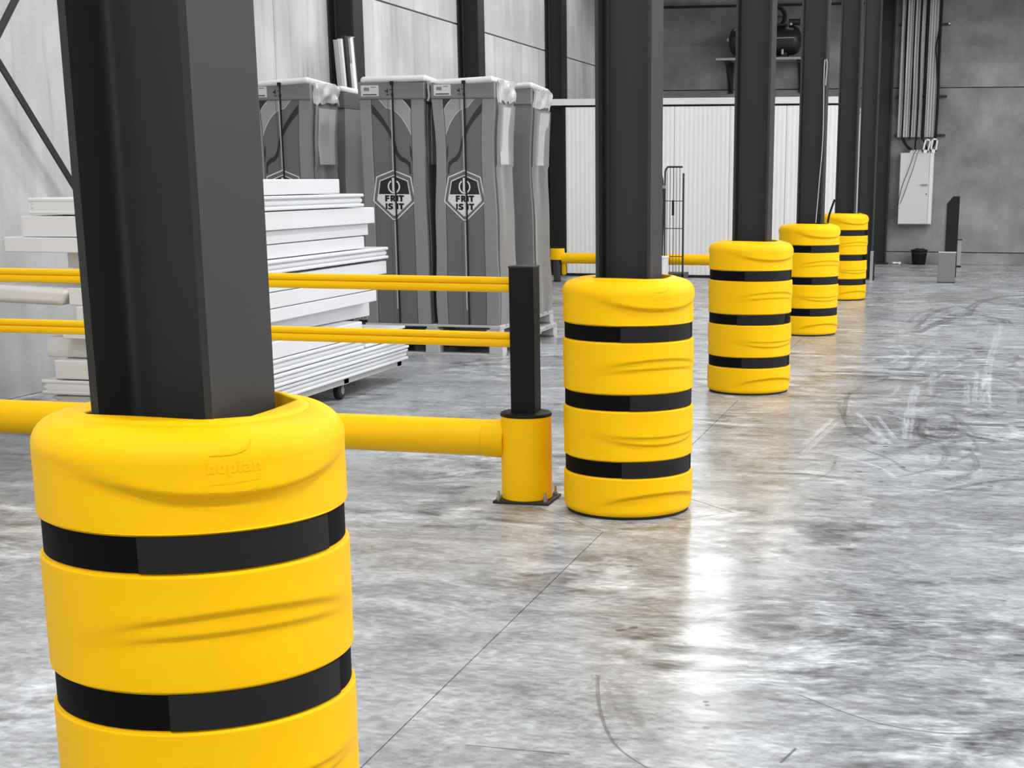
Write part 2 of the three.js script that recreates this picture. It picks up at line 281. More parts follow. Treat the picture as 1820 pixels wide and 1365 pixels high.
function column(label, x, z, scaleX, group, mat = M.steelDark) {
  const t = thing('steel_column', label, 'column', [x, 0, z], 0, group);
  const c = obj('column_shaft', colGeo, mat, t); c.scale.x = scaleX;
  const p = obj('base_plate', plateGeo, M.steelDarker, t, [0, .0105, 0]); p.scale.x = scaleX;
  return t;
}
['tall dark steel column rising from the nearest yellow guard at left', 'dark steel column standing in the second yellow guard, right of the black fence post', 'dark steel column standing in the middle one of the five yellow guards', 'dark steel column in the fourth yellow guard, a thin pale cable down its side', 'dark steel column in the farthest yellow guard',
  'dark steel column behind the farthest yellow guard, standing on the bare floor', 'very dark steel column against the back wall left of the white cabinet'].forEach((l, i) => column(l, .01, i < 6 ? ROWZ[i + 1] + .03 : -29.86, 1, null, i === 6 ? M.steelDarker : M.steelDark));
column('dark steel column out of sight behind the camera', .01, 1.5, 1);
LCOLZ.forEach((z) => {
  const l = { [-16.28]: 'dark steel wall column with pale metal profiles leaning on it', [-20.69]: 'dark steel wall column above the two right wrapped cartons', [-25.18]: 'dark steel wall column above the left end of the white panel partition' }[z] || 'dark steel wall column hidden behind the nearest big column';
  column(l, XL + .155, z, 1.1, l.includes('hidden') ? 'hidden wall columns' : null, M.steelDarker);
});
{ // crossed wall braces
  const tri = (dz, dy) => { const L = Math.hypot(dz, dy); const g = rbox(.012, L, .062, .003); g.rotateX(Math.atan2(dz, dy)); return g; };
  for (const [s, l] of [[1, 'dark flat diagonal wall brace running down to the right behind the nearest column'], [-1, 'dark diagonal wall brace rising to the top edge at far left']]) {
    const t = thing('wall_brace', l, 'brace', [XL + (s > 0 ? .16 : .19), 2.476, -9.826]);
    obj('flat_bar', tri(s * 4.1, 4.26), M.steelDarker, t);
    for (const e of [-1, 1]) obj('end_plate', rbox(.012, .16, .2, .003), M.steelDarker, t, [(s > 0 ? -.014 : .014), e * 2.1, e * s * 2.02], [s * .766, 0, 0]);
    numberKids(t);
  }
}

// ---------------------------------------------------------------- column guards
const font = await new FontLoader().loadAsync('fonts/droid/droid_sans_bold.typeface.json');
const BANDS = [[.8476, .928], [.5239, .6066], [.2026, .2869]];
const R0 = .3165, RG = .3065;
function guardRadius(h, phi) {                            // phi in degrees, 0 = towards the camera along the row, 90 = right
  const a = ((phi - 43 + 90) % 180 + 180) % 180 - 90;
  const f = 1 - sm(22, 78, Math.abs(a)), A = a / 60;
  const lip = (c, w, L) => {                              // a fold: swells just above the crease, falls in just below it, runs out either way
    const d = h - c, k = w + .03 * (1 - f), t = Math.tanh(d / k * 1.4); return .5 * t * (d > 0 ? Math.exp(-d / L) : 1.5 * Math.exp(d / L / 1.2));
  };
  let r = R0;
  if (h > .93) r += .021 * (f * .92 + .08) * lip(1.0 + .05 * A * A, .008, .075) + .001;
  else if (h > .6) r += f * (.0105 * lip(.768 - .05 * A * A, .006, .06) + .009 * lip(.725 - .026 * A * A, .006, .06)) + .001;
  else if (h > .28) r += f * (.009 * lip(.399 + .013 * A * A, .005, .06) + .0115 * lip(.361 + .04 * A * A, .006, .06)) + .001;
  else r += f * .018 * lip(.124 - .06 * A * A, .008, .07) + .001;
  return r;
}
function guardBody() {
  const prof = [];                                        // [h, radial offset, weight of the relief, fixed radius or 0]
  const sect = (a, b, ra, rb, n) => {                     // a yellow section between two grooves with rounded lips
    for (let i = 0; i <= 6; i++) { const t = i / 6 * Math.PI / 2; prof.push([a + ra * (1 - Math.cos(t)), -ra * 1.15 * (1 - Math.sin(t)), Math.sin(t)]); }
    for (let i = 1; i < n; i++) prof.push([a + ra + (b - rb - a - ra) * i / n, 0, 1]);
    for (let i = 0; i <= 6; i++) { const t = i / 6 * Math.PI / 2; prof.push([b - rb * (1 - Math.sin(t)), -rb * 1.15 * (1 - Math.cos(t)), Math.cos(t)]); }
  };
  prof.push([.012, 0, 0, .27]);
  { const a = .012, ra = .03; for (let i = 0; i <= 8; i++) { const t = i / 8 * Math.PI / 2; prof.push([a + ra * (1 - Math.cos(t)), -ra * .8 * (1 - Math.sin(t)), Math.sin(t)]); } for (let i = 1; i <= 44; i++) prof.push([a + ra + (.197 - a - ra) * i / 44, 0, 1]); for (let i = 1; i <= 6; i++) { const t = i / 6 * Math.PI / 2; prof.push([.197 + .0056 * Math.sin(t), -.0075 * (1 - Math.cos(t)), Math.cos(t)]); } }
  for (let k = 2; k >= 0; k--) {
    const [a, b] = BANDS[k]; prof.push([a + .001, 0, 0, RG]); prof.push([b - .001, 0, 0, RG]);
    if (k) sect(b, BANDS[k - 1][0], .0056, .0056, 62);
  }
  { const a = BANDS[0][1]; for (let i = 0; i <= 6; i++) { const t = i / 6 * Math.PI / 2; prof.push([a + .0056 * (1 - Math.cos(t)), -.0064 * (1 - Math.sin(t)), Math.sin(t)]); } for (let i = 1; i <= 44; i++) prof.push([a + .0056 + (1.068 - a - .0056) * i / 44, 0, 1]); }
  const E0 = 1.068, ER = .062;                            // shoulder
  for (let i = 1; i <= 16; i++) { const t = i / 16 * Math.PI / 2; prof.push([E0 + ER * Math.sin(t), -.066 * (1 - Math.cos(t)), 1 - .9 * i / 16]); }
  const hTop = E0 + ER;
  prof.push([hTop + .0008, 0, 0, .2475]); prof.push([hTop - .0012, 0, 0, .2455]); prof.push([hTop + .001, 0, 0, .2425]); prof.push([hTop + .0055, 0, 0, .238]); prof.push([hTop + .007, 0, 0, .234]);
  const N = 288, hole = (phi) => {                        // square hole with cut corners, radius at this angle
    const c = Math.abs(Math.cos(phi)), s = Math.abs(Math.sin(phi)); const q = 1 / Math.max(c / (Math.cos(phi) > 0 ? .182 : .2), s / (Math.sin(phi) > 0 ? .192 : .148)); return Math.min(q, .305 / (c + s));
  };
  const pos = [], idx = [], uv = []; let rows = 0;
  const ring = (fn) => { for (let j = 0; j <= N; j++) { const ph = j / N * 2 * Math.PI; const [r, h] = fn(ph); pos.push(r * Math.sin(ph), h, r * Math.cos(ph)); uv.push(j / N * 2, h); } rows++; };
  for (const [h, off, w, fix] of prof) ring((ph) => [fix || (guardRadius(h, ph * 180 / Math.PI) - R0) * w + R0 + off, h + (h > 1.1 ? .003 * Math.cos(2 * ph + .6) * sm(1.1, 1.13, h) : 0)]);
  const wave = (ph) => .003 * Math.cos(2 * ph + .6);
  for (const t of [.35, .7, .93, 1]) ring((ph) => [.234 + (hole(ph) - .234) * t, hTop + .008 + wave(ph) * (1 - .3 * t) - (t === 1 ? .004 : 0)]);
  for (const h of [1.1, 1.0, .8]) ring((ph) => [hole(ph) * (h < 1.05 ? 1.02 : .995), h]);
  for (let i = 0; i < rows - 1; i++) for (let j = 0; j < N; j++) { const a = i * (N + 1) + j, b = a + 1, c = a + N + 1, d = c + 1; idx.push(a, b, d, a, d, c); }
  const g = new THREE.BufferGeometry(); g.setAttribute('position', new THREE.Float32BufferAttribute(pos, 3)); g.setAttribute('uv', new THREE.Float32BufferAttribute(uv, 2)); g.setIndex(idx); g.computeVertexNormals();
  const n = g.attributes.normal;                          // same normals on both sides of the seam
  for (let i = 0; i < rows; i++) { const a = i * (N + 1), b = a + N; const v = new THREE.Vector3(n.getX(a) + n.getX(b), n.getY(a) + n.getY(b), n.getZ(a) + n.getZ(b)).normalize(); n.setXYZ(a, v.x, v.y, v.z); n.setXYZ(b, v.x, v.y, v.z); }
  return g;
}
function bandGeo(h0, h1, r, p0, p1, n) {                  // a strap lying in its groove, p in degrees
  const pts = [[RG - .002, h0 + .004], [r - .0008, h0 + .0042], [r, h0 + .0052], [r, h1 - .0052], [r - .0008, h1 - .0042], [RG - .002, h1 - .004]];
  return new THREE.LatheGeometry(pts.map((p) => new THREE.Vector2(...p)), n, p0 * Math.PI / 180, (p1 - p0) * Math.PI / 180);
}
const wrapOn = (g, phi0, h0, lift) => {                   // bends flat lettering onto the guard's skin
  const p = g.attributes.position;
  for (let i = 0; i < p.count; i++) { const x = p.getX(i), y = p.getY(i), z = p.getZ(i), h = h0 + y; const ph = phi0 + x / R0; const d = ph * 180 / Math.PI; const sh = h > 1.068 ? -.066 * (1 - Math.sqrt(Math.max(0, 1 - Math.pow((h - 1.068) / .062, 2)))) : 0; const r = guardRadius(Math.min(h, 1.068), d) + sh - .001 + z * lift; p.setXYZ(i, r * Math.sin(ph), h, r * Math.cos(ph)); }
  g.computeVertexNormals(); return g;
};
function embossed() {
  const out = [];
  const word = new TextGeometry('boplan', { font, size: .0205, depth: .0016, curveSegments: 5, bevelEnabled: true, bevelThickness: .0004, bevelSize: .0006, bevelSegments: 2 });
  word.computeBoundingBox(); const w = word.boundingBox.max.x; word.scale(.107 / w, 1, 1); word.translate(-.0535, 0, 0); out.push(wrapOn(word, 42 * Math.PI / 180, 1.047, 1));
  const sweep = (pts, t) => { const c = new THREE.CatmullRomCurve3(pts.map((p) => new THREE.Vector3(p[0], p[1], 0))); const L = [], n = 24; for (let i = 0; i <= n; i++) { const q = c.getPoint(i / n), k = t * (.25 + .75 * Math.sin(Math.PI * Math.min(1, i / n * 1.2 + .05))); L.push([q.x, q.y, k]); } const s = new THREE.Shape(); L.forEach(([x, y, k], i) => (i ? s.lineTo(x, y + k) : s.moveTo(x, y + k))); L.slice().reverse().forEach(([x, y, k]) => s.lineTo(x, y - k)); s.closePath(); return new THREE.ExtrudeGeometry(s, { depth: .0017, bevelEnabled: false }); };
  out.push(wrapOn(sweep([[-.045, .0], [.005, .002], [.032, .012], [.042, .026]], .0016), 42 * Math.PI / 180, 1.082, 1));
  out.push(wrapOn(sweep([[-.05, 0], [0, .001], [.048, .004]], .0012), 42 * Math.PI / 180, 1.026, 1));
  out.push(wrapOn(sweep([[-.05, 0], [-.01, -.003], [.03, -.001], [.05, .012]], .001), 42 * Math.PI / 180, 1.012, 1));
  return mergeGeometries(out.map((g) => { const q = g.index ? g.toNonIndexed() : g; return q; }));
}
{
  const LAB = ['largest yellow column guard with black straps, nearest at lower left', 'yellow column guard with three black straps beside the black fence post', 'third yellow column guard from the front, three black straps', 'fourth yellow column guard from the front, half hidden behind the third', 'farthest and smallest yellow column guard, partly behind the fourth'];
  const G = 'yellow column guards in a row';
  const t0 = thing('column_guard', LAB[0], 'column guard', [0, 0, ROWZ[1]], 0, G);
  obj('guard_body', guardBody(), M.yellow, t0);
  obj('embossed_mark', embossed(), M.yellow, t0);
  obj('base_ring', lathe([[.25, .001], [.298, .001], [.3, .004], [.298, .016], [.25, .016]], 96), M.rubber, t0);
  BANDS.forEach(([a, b], k) => {
    const s = obj('strap', bandGeo(a, b, .3098, 0, 360, 160), M.strap, t0);
    const p = [[6.8, 84.7], [14, 88.8], [6.5, 85]][k];
    const o = obj('strap_overlap', bandGeo(a - .0006, b + .0006, .3128, 0, p[1] - p[0], 44), M.strapTop, s); o.rotation.y = p[0] * Math.PI / 180; o.userData.label = 'slightly lighter overlapping strap end';
  });
  numberKids(t0);
  const turn = [null, [-1.3, -.3, 0], [-7, -24, -9], [2.8, -1.5, 4.5], [-20, -30, -18]];
  for (let i = 1; i < 5; i++) { const c = copy(t0, LAB[i], [0, 0, ROWZ[i + 1]], G); c.children.filter((k) => k.name.startsWith('strap')).forEach((s, k) => { s.rotation.y = turn[i][k] * Math.PI / 180; }); }
}
// thin things at the fourth guard
{ const m = obj(numbered('cable'), tube([[.135, 2.5, -15.96], [.14, 2.74, -15.96], [.125, 2.76, -15.96], [.118, 2.68, -15.96], [.125, 2.0, -15.96], [.1, 1.5, -15.96], [.08, 1.15, -15.96]], .0045, 60), std(.5, .5), scene); m.userData = { label: 'thin pale cable running down the column in the fourth yellow guard', category: 'cable' }; }
{ const m = obj(numbered('rod'), tube([[.16, 1.0, -16.33], [.18, 1.2, -16.33], [.235, 1.38, -16.33]], .011, 12), M.black, scene); m.userData = { label: 'short dark rod sticking up out of the fourth yellow guard', category: 'rod' }; }

// ---------------------------------------------------------------- near safety fence
function bumpRail(x0, x1, y, z) {                          // flat oval rail with a groove along its face
  const h = .037, d = .026, s = [];
  const p = [[-d, -h * .55], [-d * .8, -h * .9], [-d * .3, -h], [d * .3, -h], [d * .8, -h * .9], [d, -h * .5], [d * .92, -h * .02], [d * .62, h * .1], [d * .92, h * .24], [d, h * .6], [d * .8, h * .92], [d * .3, h], [-d * .3, h], [-d * .8, h * .92], [-d, h * .55], [-d * .6, 0]];
  const sh = new THREE.Shape(new THREE.CatmullRomCurve3(p.map((q) => new THREE.Vector3(q[0], q[1], 0)), true, 'catmullrom', .35).getPoints(64).map((v) => new THREE.Vector2(v.x, v.y)));
  const g = new THREE.ExtrudeGeometry(sh, { depth: x1 - x0, bevelEnabled: false }); g.rotateY(Math.PI / 2);   // profile x -> -z
  g.scale(1, 1, -1); const ix = g.index; g.translate(x0, y, z);
  const idx = []; const n = g.attributes.position.count; for (let i = 0; i < n; i += 3) idx.push(i, i + 2, i + 1); g.setIndex(idx); const q = g.toNonIndexed(); q.computeVertexNormals();
  return q;
}
function tubeX(x0, x1, r, y, z, n = 40) { const g = cyl(r, x1 - x0, n); g.rotateZ(Math.PI / 2); g.translate((x0 + x1) / 2, y, z); return g; }
{
  const PXn = -.541, PZ = -7.3;
  const t = thing('safety_fence', 'yellow and black safety fence with two thin rails over a thick low tube', 'safety fence', [PXn, 0, PZ]);
  const L = -3.95, tilt = .05;                             // the fence runs left, very slightly away from the camera
  const run = new THREE.Group();
  const post = (x, z) => {
    const q = (n, g, m) => { g.translate(x, 0, z); const o = obj(n, g, m, t); return o; };
    const cy = q('post_sleeve', lathe([[.0, .012], [.126, .012], [.128, .02], [.128, .438], [.124, .444], [.1, .444]], 56), M.yellow);
    q('sleeve_cap', lathe([[0, .456], [.11, .456], [.126, .452], [.13, .446], [.13, .436], [.125, .436]], 56), M.blackPlastic);
    const up = rbox(.125, .72, .125, .008, 2); up.translate(0, .45 + .36, 0); q('upright', up, M.blackPlastic);
    const cap = rbox(.129, .012, .129, .005, 2); cap.translate(0, 1.172, 0); q('upright_cap', cap, M.steelDarker);
    const pl = rbox(.29, .014, .26, .003); pl.translate(0, .007, 0); const plate = q('base_plate', pl, M.steelDarker);
    for (const [bx, bz] of [[-.122, -.1], [.122, -.1], [-.122, .1], [.122, .1]]) { const b = mergeGeometries([cyl(.013, .014, 6).translate(0, .021, 0), cyl(.007, .05, 10).translate(0, .036, 0)].map((g) => g.toNonIndexed())); b.translate(x + bx, 0, z + bz); obj('bolt', b, M.steel, plate); }
  };
  post(0, 0); post(L, -.12);
  const skew = (g) => { const p = g.attributes.position; for (let i = 0; i < p.count; i++) { const x = p.getX(i); p.setZ(i, p.getZ(i) + x * (.12 / 3.95)); } g.computeVertexNormals && 0; return g; };
  obj('upper_rail', skew(bumpRail(L, -.05, 1.083, 0)), M.yellowTube, t); obj('middle_rail', skew(bumpRail(L, -.05, .812, 0)), M.yellowTube, t);
  obj('low_tube', skew(tubeX(L, -.17, .093, .312, 0)), M.yellowTube, t);
  const g = lathe([[.093, -.03], [.0955, -.028], [.0955, .026], [.098, .03], [.098, .08], [.08, .082]], 48); g.rotateZ(-Math.PI / 2); g.translate(-.185, .312, 0); obj('coupling', g, M.yellow, t);
  numberKids(t);
}

// ---------------------------------------------------------------- stack of insulation panels on a dolly
{
  const P = (label, h0, h1, x0, x1, z0, z1, kind, mat = M.whiteSheet, turn = 0) => {
    const t = thing('insulation_panel', label, 'panel', [(x0 + x1) / 2, h0, (z0 + z1) / 2], turn, 'stacked insulation panels');
    const w = x1 - x0, d = z1 - z0, h = h1 - h0 - .003;
    if (kind === 'plain') { const g = rbox(w, h, d, .006, 2); const p = g.attributes.position; for (let i = 0; i < p.count; i++) { const x = p.getX(i), z = p.getZ(i); p.setY(i, p.getY(i) + .002 * Math.sin(z * 7 + h0 * 40) * Math.sin(x * 9)); } obj('sandwich_body', g, mat, t, [0, h / 2, 0]); }
    else {
      obj('foam_core', rbox(w - .05, h - .02, d - .006, .008), mat, t, [0, h / 2, 0]);
      for (const y of [.012, h - .012]) obj('face_sheet', rbox(w, .022, d, .008, 2), mat, t, [0, y, 0]);
      obj('tongue', rbox(w - .024, h * .3, d - .01, .01, 2), mat, t, [0, h * .48, 0]);
      numberKids(t);
    }
    return t;
  };
  P('plain white panel, shortest and topmost of the stack', 1.485, 1.585, -3.72, -2.8, -10.43, -9.0, 'plain');
  P('white edge-grooved panel second from the top of the stack', 1.385, 1.483, -3.70, -2.79, -10.86, -8.0, 'groove');
  P('white plain panel third from the top, dented face, sticking out at both ends', 1.262, 1.382, -3.75, -2.8, -11.08, -8.0, 'plain');
  P('shaded white panel fourth from the top, farthest out on the left', 1.172, 1.26, -3.86, -2.84, -11.04, -7.98, 'plain');
  P('white plain panel fifth from the top, ending short of the one below', 1.08, 1.17, -3.55, -2.83, -10.93, -8.12, 'plain');
  P('white grooved panel with lipped end just above the upper yellow rail', .985, 1.077, -3.4, -2.79, -11.32, -8.02, 'groove', M.whiteSheet);
  { const t = P('white panel crossing behind the upper yellow rail, plastic-wrapped at its left end', .872, .972, -3.5, -2.8, -11.29, -8.02, 'plain');
    const g = new RoundedBoxGeometry(.5, .1, .35, 6, .035); const p = g.attributes.position; for (let i = 0; i < p.count; i++) { const x = p.getX(i), y = p.getY(i), z = p.getZ(i); p.setXYZ(i, x + .02 * Math.sin(y * 40), y + .006 * Math.sin(x * 23) + .004 * Math.sin(z * 31), z + .008 * Math.sin(x * 37 + y * 20)); } g.computeVertexNormals(); obj('wrapped_end', g, M.foil, t, [-.61, .055, 1.47]); }
  P('white panel first below the upper yellow rail', .766, .870, -3.45, -2.8, -11.09, -8.0, 'plain');
  P('white panel second below the upper yellow rail, overhanging a dark recess', .678, .764, -3.55, -2.8, -11.06, -8.0, 'plain');
  P('recessed shaded panel just above the middle yellow rail', .555, .676, -3.64, -3.0, -11.19, -8.1, 'plain', M.whiteSheet, -.062);
  P('white panel first below the middle yellow rail', .44, .553, -3.62, -2.8, -10.75, -8.0, 'plain');
  P('white grooved panel over the two lowest of the stack', .345, .437, -3.72, -2.79, -10.75, -8.0, 'groove');
  P('lowest but one white grooved panel, longest at its right end', .255, .342, -3.66, -2.78, -11.68, -8.02, 'groove');
  P('lowest white grooved panel resting on the dolly', .165, .253, -3.66, -2.79, -11.68, -8.03, 'groove');
  P('short white panel offcut at the right end below the middle rail', .345, .44, -3.6, -2.8, -11.66, -10.8, 'groove');
  { const t = thing('dolly', 'low wheeled dolly under the stack of white panels', 'dolly', [-3.22, 0, -9.85]);
    for (const x of [-.38, .36]) obj('frame_rail', box(x - .04, x + .04, .118, .165, -1.8, 1.8), M.wood, t);
    for (const z of [-1.7, -.6, .6, 1.7]) obj('cross_bar', box(-.42, .4, .115, .16, z - .05, z + .05), M.wood, t);
    for (const [x, z] of [[.34, -.6], [.34, 1.5], [-.34, -.6], [-.34, 1.5]]) { const c = obj('caster_wheel', (() => { const g = lathe([[.012, -.022], [.052, -.026], [.066, -.02], [.069, 0], [.066, .02], [.052, .026], [.012, .026]], 32); g.rotateZ(Math.PI / 2); return g; })(), M.rubber, t, [x, .0692, z]); obj('hub', (() => { const g = cyl(.03, .058, 18); g.rotateZ(Math.PI / 2); return g; })(), M.bollard, c); obj('fork', rbox(.066, .04, .04, .006), M.galv, c, [0, .052, .0]); }
    numberKids(t);
  }
}

// ---------------------------------------------------------------- wrapped cartons on pallets
function cartonPrint(mirror) {
  const W = 512, Hh = 1664, c = document.createElement('canvas'); c.width = W; c.height = Hh; const x = c.getContext('2d');
  const g = (v) => `rgb(${v},${v},${v})`;
  x.fillStyle = g(138); x.fillRect(0, 0, W, Hh);
  const X0 = 92, X1 = 408, PW = X1 - X0;                   // printed field
  x.save(); if (mirror) { x.translate(W, 0); x.scale(-1, 1); }
  const a0 = mirror ? W - X1 : X0;
  x.save(); x.beginPath(); x.rect(a0, 0, PW, Hh); x.clip();
  x.fillStyle = g(106); x.fillRect(a0, 0, PW, Hh);
  const U = (u) => a0 + u * PW, V = (v) => v * Hh / 2.03;   // u 0..1 over the field, v metres from the top
  x.fillStyle = g(40); x.beginPath(); x.moveTo(U(.72), 0); x.lineTo(U(1), 0); x.lineTo(U(1), V(.1)); x.quadraticCurveTo(U(.88), V(.03), U(.72), 0); x.fill();
  x.fillStyle = g(158); x.beginPath(); x.moveTo(U(.18), 0); x.lineTo(U(.7), 0); x.quadraticCurveTo(U(.9), V(.04), U(1), V(.12)); x.lineTo(U(1), V(.32)); x.bezierCurveTo(U(.85), V(.2), U(.65), V(.12), U(.5), V(.1)); x.lineTo(U(.36), V(.08)); x.lineTo(U(.28), V(.045)); x.closePath(); x.fill();
  x.strokeStyle = g(205); x.lineWidth = 5; x.beginPath(); x.moveTo(U(.16), 0); x.lineTo(U(.28), V(.05)); x.lineTo(U(.36), V(.085)); x.lineTo(U(.5), V(.1)); x.bezierCurveTo(U(.65), V(.12), U(.85), V(.2), U(1), V(.33)); x.stroke(); x.beginPath(); x.moveTo(U(.7), 0); x.quadraticCurveTo(U(.9), V(.04), U(1), V(.12)); x.stroke();
  x.fillStyle = g(45); x.beginPath(); x.moveTo(U(0), V(.05)); x.lineTo(U(0), V(.13)); x.bezierCurveTo(U(.25), V(.22), U(.45), V(.32), U(.53), V(.43)); x.quadraticCurveTo(U(.6), V(.56), U(.8), V(.57)); x.lineTo(U(.9), V(.6)); x.lineTo(U(.93), V(.68)); x.lineTo(U(.97), V(.66)); x.lineTo(U(.95), V(.57)); x.lineTo(U(.82), V(.53)); x.quadraticCurveTo(U(.66), V(.52), U(.6), V(.42)); x.bezierCurveTo(U(.5), V(.28), U(.25), V(.15), U(0), V(.05)); x.fill();
  x.fillStyle = g(50); x.beginPath(); x.moveTo(U(.94), V(.4)); x.lineTo(U(1), V(.47)); x.lineTo(U(1), V(.58)); x.lineTo(U(.95), V(.5)); x.fill();
  x.restore(); x.restore();
  x.fillStyle = g(60); x.fillRect(X0 - 3, 0, 5, Hh); x.fillRect(X1 - 2, 0, 5, Hh); x.fillStyle = g(150); x.fillRect(X0 - 12, 0, 6, Hh);
  const cx = (X0 + X1) / 2, cy = .875 * Hh / 2.03, s = 1.5 * PW / 2.9;   // emblem
  const hex = (k) => { x.beginPath(); [[0, -1.14], [.78, -.86], [.82, -.84], [1.0, .16], [.98, .2], [.08, .98], [-.08, .98], [-.98, .2], [-1.0, .16], [-.82, -.84], [-.78, -.86]].forEach(([u, v], i) => (i ? x.lineTo : x.moveTo).call(x, cx + u * s * k, cy + v * s * k * .98)); x.closePath(); };
  x.save(); x.beginPath(); x.rect(0, 0, X1 + 6, Hh); x.clip();
  x.strokeStyle = g(222); x.lineWidth = 9; hex(1.06); x.stroke();
  x.save(); hex(.84); x.clip(); x.fillStyle = g(34); x.fillRect(0, 0, W, Hh); x.fillStyle = g(225); x.fillRect(0, cy - s * .12, W, Hh);
  x.restore(); x.lineWidth = 8; hex(.86); x.stroke();
  x.strokeStyle = g(230); x.lineWidth = 12; x.beginPath(); x.arc(cx, cy - s * .46, s * .28, -1.05, Math.PI + 1.05); x.stroke(); x.fillStyle = g(230); x.fillRect(cx - 14, cy - s * .86, 10, s * .6); x.fillRect(cx - 4, cy - s * .86, 8, s * .7);
  x.restore();
  x.fillStyle = x.strokeStyle = g(14); x.textAlign = 'left'; x.lineJoin = 'round'; x.lineWidth = 5;
  const size = s * .36, wide = { F: .76, R: .86, T: .78, S: .82, I: .4, ' ': .34 };
  for (const [word, y] of [['FRIT', .2], ['IS IT', .56]]) {  // heavy wide lettering, the I a plain bar
    let q = cx - [...word].reduce((n, c) => n + wide[c], 0) * size * .5 + 2;
    for (const c of word) { if (c === 'I') x.fillRect(q + size * .06, cy + y * s - size * .74, size * .26, size * .74); else if (c !== ' ') { x.save(); x.translate(q, cy + y * s); x.font = `bold ${Math.round(size)}px sans-serif`; x.scale((wide[c] - .08) * size / x.measureText(c).width, 1); x.fillText(c, 0, 0); x.strokeText(c, 0, 0); x.restore(); } q += wide[c] * size; }
  }
  x.fillStyle = g(60); x.fillRect(cx - 26, 0, 3, cy - s * 1.2); x.fillRect(cx - 32, cy + s * 1.15, 3, Hh); x.fillStyle = g(200); x.fillRect(cx - 5, 0, 8, cy - s * 1.2); x.fillRect(cx - 5, cy + s * 1.1, 9, Hh - 110 - cy - s * 1.1); x.fillStyle = g(70); x.fillRect(cx + 5, 0, 3, Hh);
  const t = new THREE.CanvasTexture(c); t.colorSpace = THREE.SRGBColorSpace; t.anisotropy = 8; return t;
}
function lidPrint() {
  const c = document.createElement('canvas'); c.width = 512; c.height = 128; const x = c.getContext('2d'); const g = (v) => `rgb(${v},${v},${v})`;
  x.fillStyle = g(120); x.fillRect(0, 0, 512, 128);
  x.fillStyle = g(206); x.fillRect(22, 18, 140, 92); x.fillStyle = g(120); x.fillRect(44, 36, 44, 30); x.fillRect(100, 30, 40, 8); x.fillStyle = g(50); x.fillRect(36, 92, 110, 10);
  x.fillStyle = g(40); x.fillRect(258, 86, 22, 26); x.fillRect(222, 92, 20, 14); x.fillRect(212, 60, 26, 16); x.fillRect(246, 52, 30, 8); x.fillRect(226, 44, 8, 40); x.fillStyle = g(140); x.fillRect(230, 96, 6, 6);
  const t = new THREE.CanvasTexture(c); t.colorSpace = THREE.SRGBColorSpace; return t;
}
